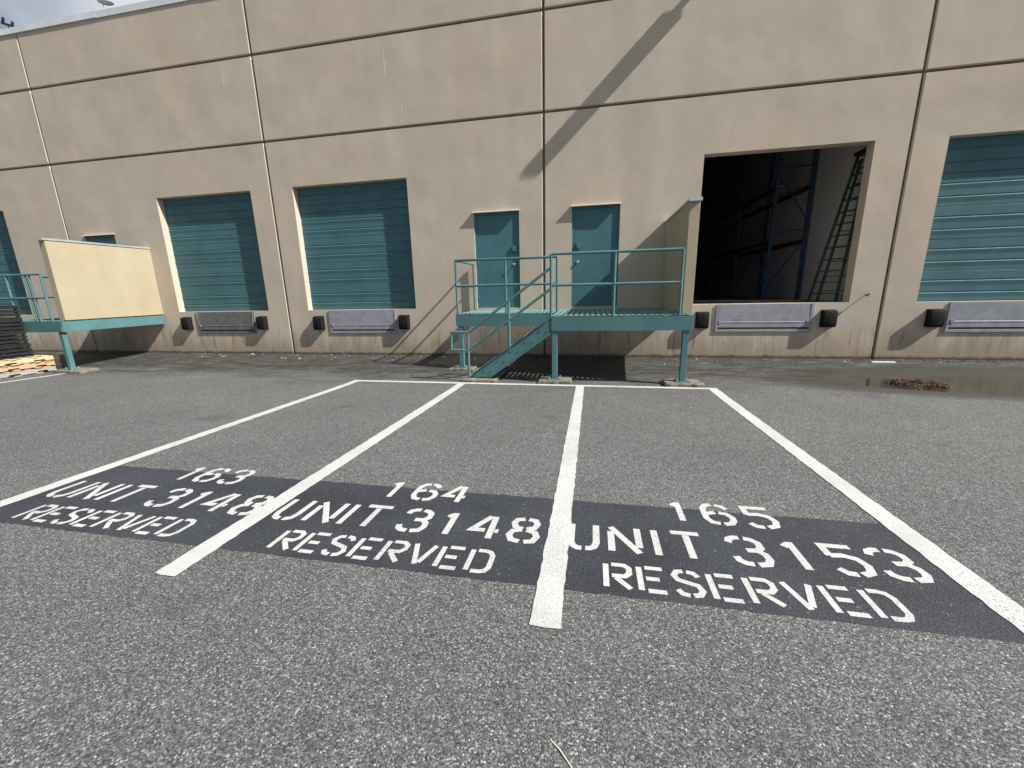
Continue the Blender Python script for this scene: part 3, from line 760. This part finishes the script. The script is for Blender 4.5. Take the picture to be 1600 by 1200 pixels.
for i in range(4):
    t = thing('plastic_crate', ['lowest', 'second lowest', 'second highest', 'topmost'][i]+' black slatted plastic crate on the wooden pallets', 'crate', (-13.7, -2.85, cz), 'black plastic crates in a stack')
    x0, x1, y0, y1 = -14.1, -13.26+random.uniform(-.012, .012), -3.25, -2.47+random.uniform(-.015, .015)
    MB().box(x0, x1, y0, y1, cz, cz+.03).build('base', 'black', t, bevel=.004)
    for z0_, z1_ in ((.055, .115), (.140, .200), (.225, .298)):
        MB().box(x1-.02, x1, y0, y1, cz+z0_, cz+z1_).box(x0, x0+.02, y0, y1, cz+z0_, cz+z1_).box(x0+.02, x1-.02, y0, y0+.02, cz+z0_, cz+z1_).box(x0+.02, x1-.02, y1-.02, y1, cz+z0_, cz+z1_).build('slat', 'black', t)
    for a in (x0+.021, x1-.061):
        for b in (y0+.021, (y0+y1)/2, y1-.061): MB().box(a, a+.04, b, b+.04, cz+.0301, cz+.299).build('rib', 'black', t)
    cz += .3005

# ------------------------------------------------------------------ small things on the ground
o = MB().box(5.63, 6.05, -.375, -.315, gz(5.8, -.345)-.002, gz(5.8, -.345)+.026).build('white_plank', 'plank', bevel=.003)
tag(o, 'short white plank lying at the foot of the wall by the right joint', 'plank')
o = MB().tube([(-.112, -8.655, gz(0, -8.655)+.003), (-.075, -8.685, gz(0, -8.685)+.005), (-.03, -8.735, gz(0, -8.735)+.004), (.03, -8.81, gz(0, -8.81)+.003)], .0022, 6).build('white_stick', 'scrap')
tag(o, 'thin white stick on the asphalt at the bottom of the picture', 'stick')
t = thing('eye_bolt', 'small dark hook sticking out of the wall right of the open dock', 'hook', (5.51, 0, 1.335))
MB().tube([(5.51, 0, 1.335), (5.51, -.085, 1.335)], .010, 8).build('shank', 'rubber', t)
MB().tube([(5.51+.026*math.cos(a_*.7), -.085-.012+.0*a_, 1.335+.022*math.sin(a_*.7)) for a_ in range(8)], .009, 6).build('eye', 'rubber', t)
# ring of soaked bark and leaves standing in the puddle
m = MB()
for i in range(560):
    a_ = random.uniform(0, 2*math.pi); rr = 1+random.gauss(0, .13); 
    x = 5.42+.31*rr*math.cos(a_); y = -1.95+.21*rr*math.sin(a_)-.05*math.cos(a_)
    z = -.119+max(0, .075*(1-abs(rr-1)/.4))*random.uniform(.1, 1)
    s_ = random.uniform(.008, .024); th = random.uniform(0, 6.28); tl = random.uniform(-.7, .7)
    d = Vector((math.cos(th), math.sin(th), tl)).normalized()
    m.bar(Vector((x, y, z))-d*s_, Vector((x, y, z))+d*s_, s_*random.uniform(.5, 1.1), .006)
o = m.build('bark_heap', 'rust', fix=False); tag(o, 'reddish brown ring of soaked debris standing in the puddle', 'debris')
def litter(name, mat, n, spots, smin, smax, label):
    mm = MB()
    for i in range(n):
        x, y = spots()
        s_ = random.uniform(smin, smax); th = random.uniform(0, 6.28); z = gz(x, y)+.004
        d = Vector((math.cos(th), math.sin(th), random.uniform(-.2, .2))); e = Vector((-math.sin(th), math.cos(th), random.uniform(-.3, .3)))*random.uniform(.4, .9)
        c = Vector((x, y, z+s_*.15)); h_ = Vector((0, 0, .003))
        a = [c-d*s_, c-e*s_, c+d*s_, c+e*s_]
        mm.face(a); mm.face([p-h_ for p in reversed(a)])
        for q in range(4): mm.face([a[q], a[q]-h_, a[(q+1) % 4]-h_, a[(q+1) % 4]])
    o = mm.build(name, mat, fix=False); o['kind'] = 'stuff'; o['label'] = label
def near_wall():
    return random.uniform(-12.5, 9), -abs(random.gauss(0, .16))-.02
litter('leaf_litter', 'leaf', 700, near_wall, .010, .036, 'brown leaf crumbs along the foot of the wall')
litter('leaf_litter', 'leaf', 130, lambda: (random.uniform(-9, 9), -random.uniform(.1, 3.2)), .008, .028, 'scattered brown leaves over the gutter')
litter('paper_scraps', 'scrap', 70, lambda: (random.choice((random.uniform(-11.5, -3), random.uniform(-11, 8.5))), -abs(random.gauss(0, .30))-.04), .008, .032, 'pale scraps of litter along the wall')
litter('moss', 'moss', 500, lambda: (random.gauss(-3.9, .45), -abs(random.gauss(0, .22))-.02), .006, .018, 'low moss at the foot of the wall left of the stairs')
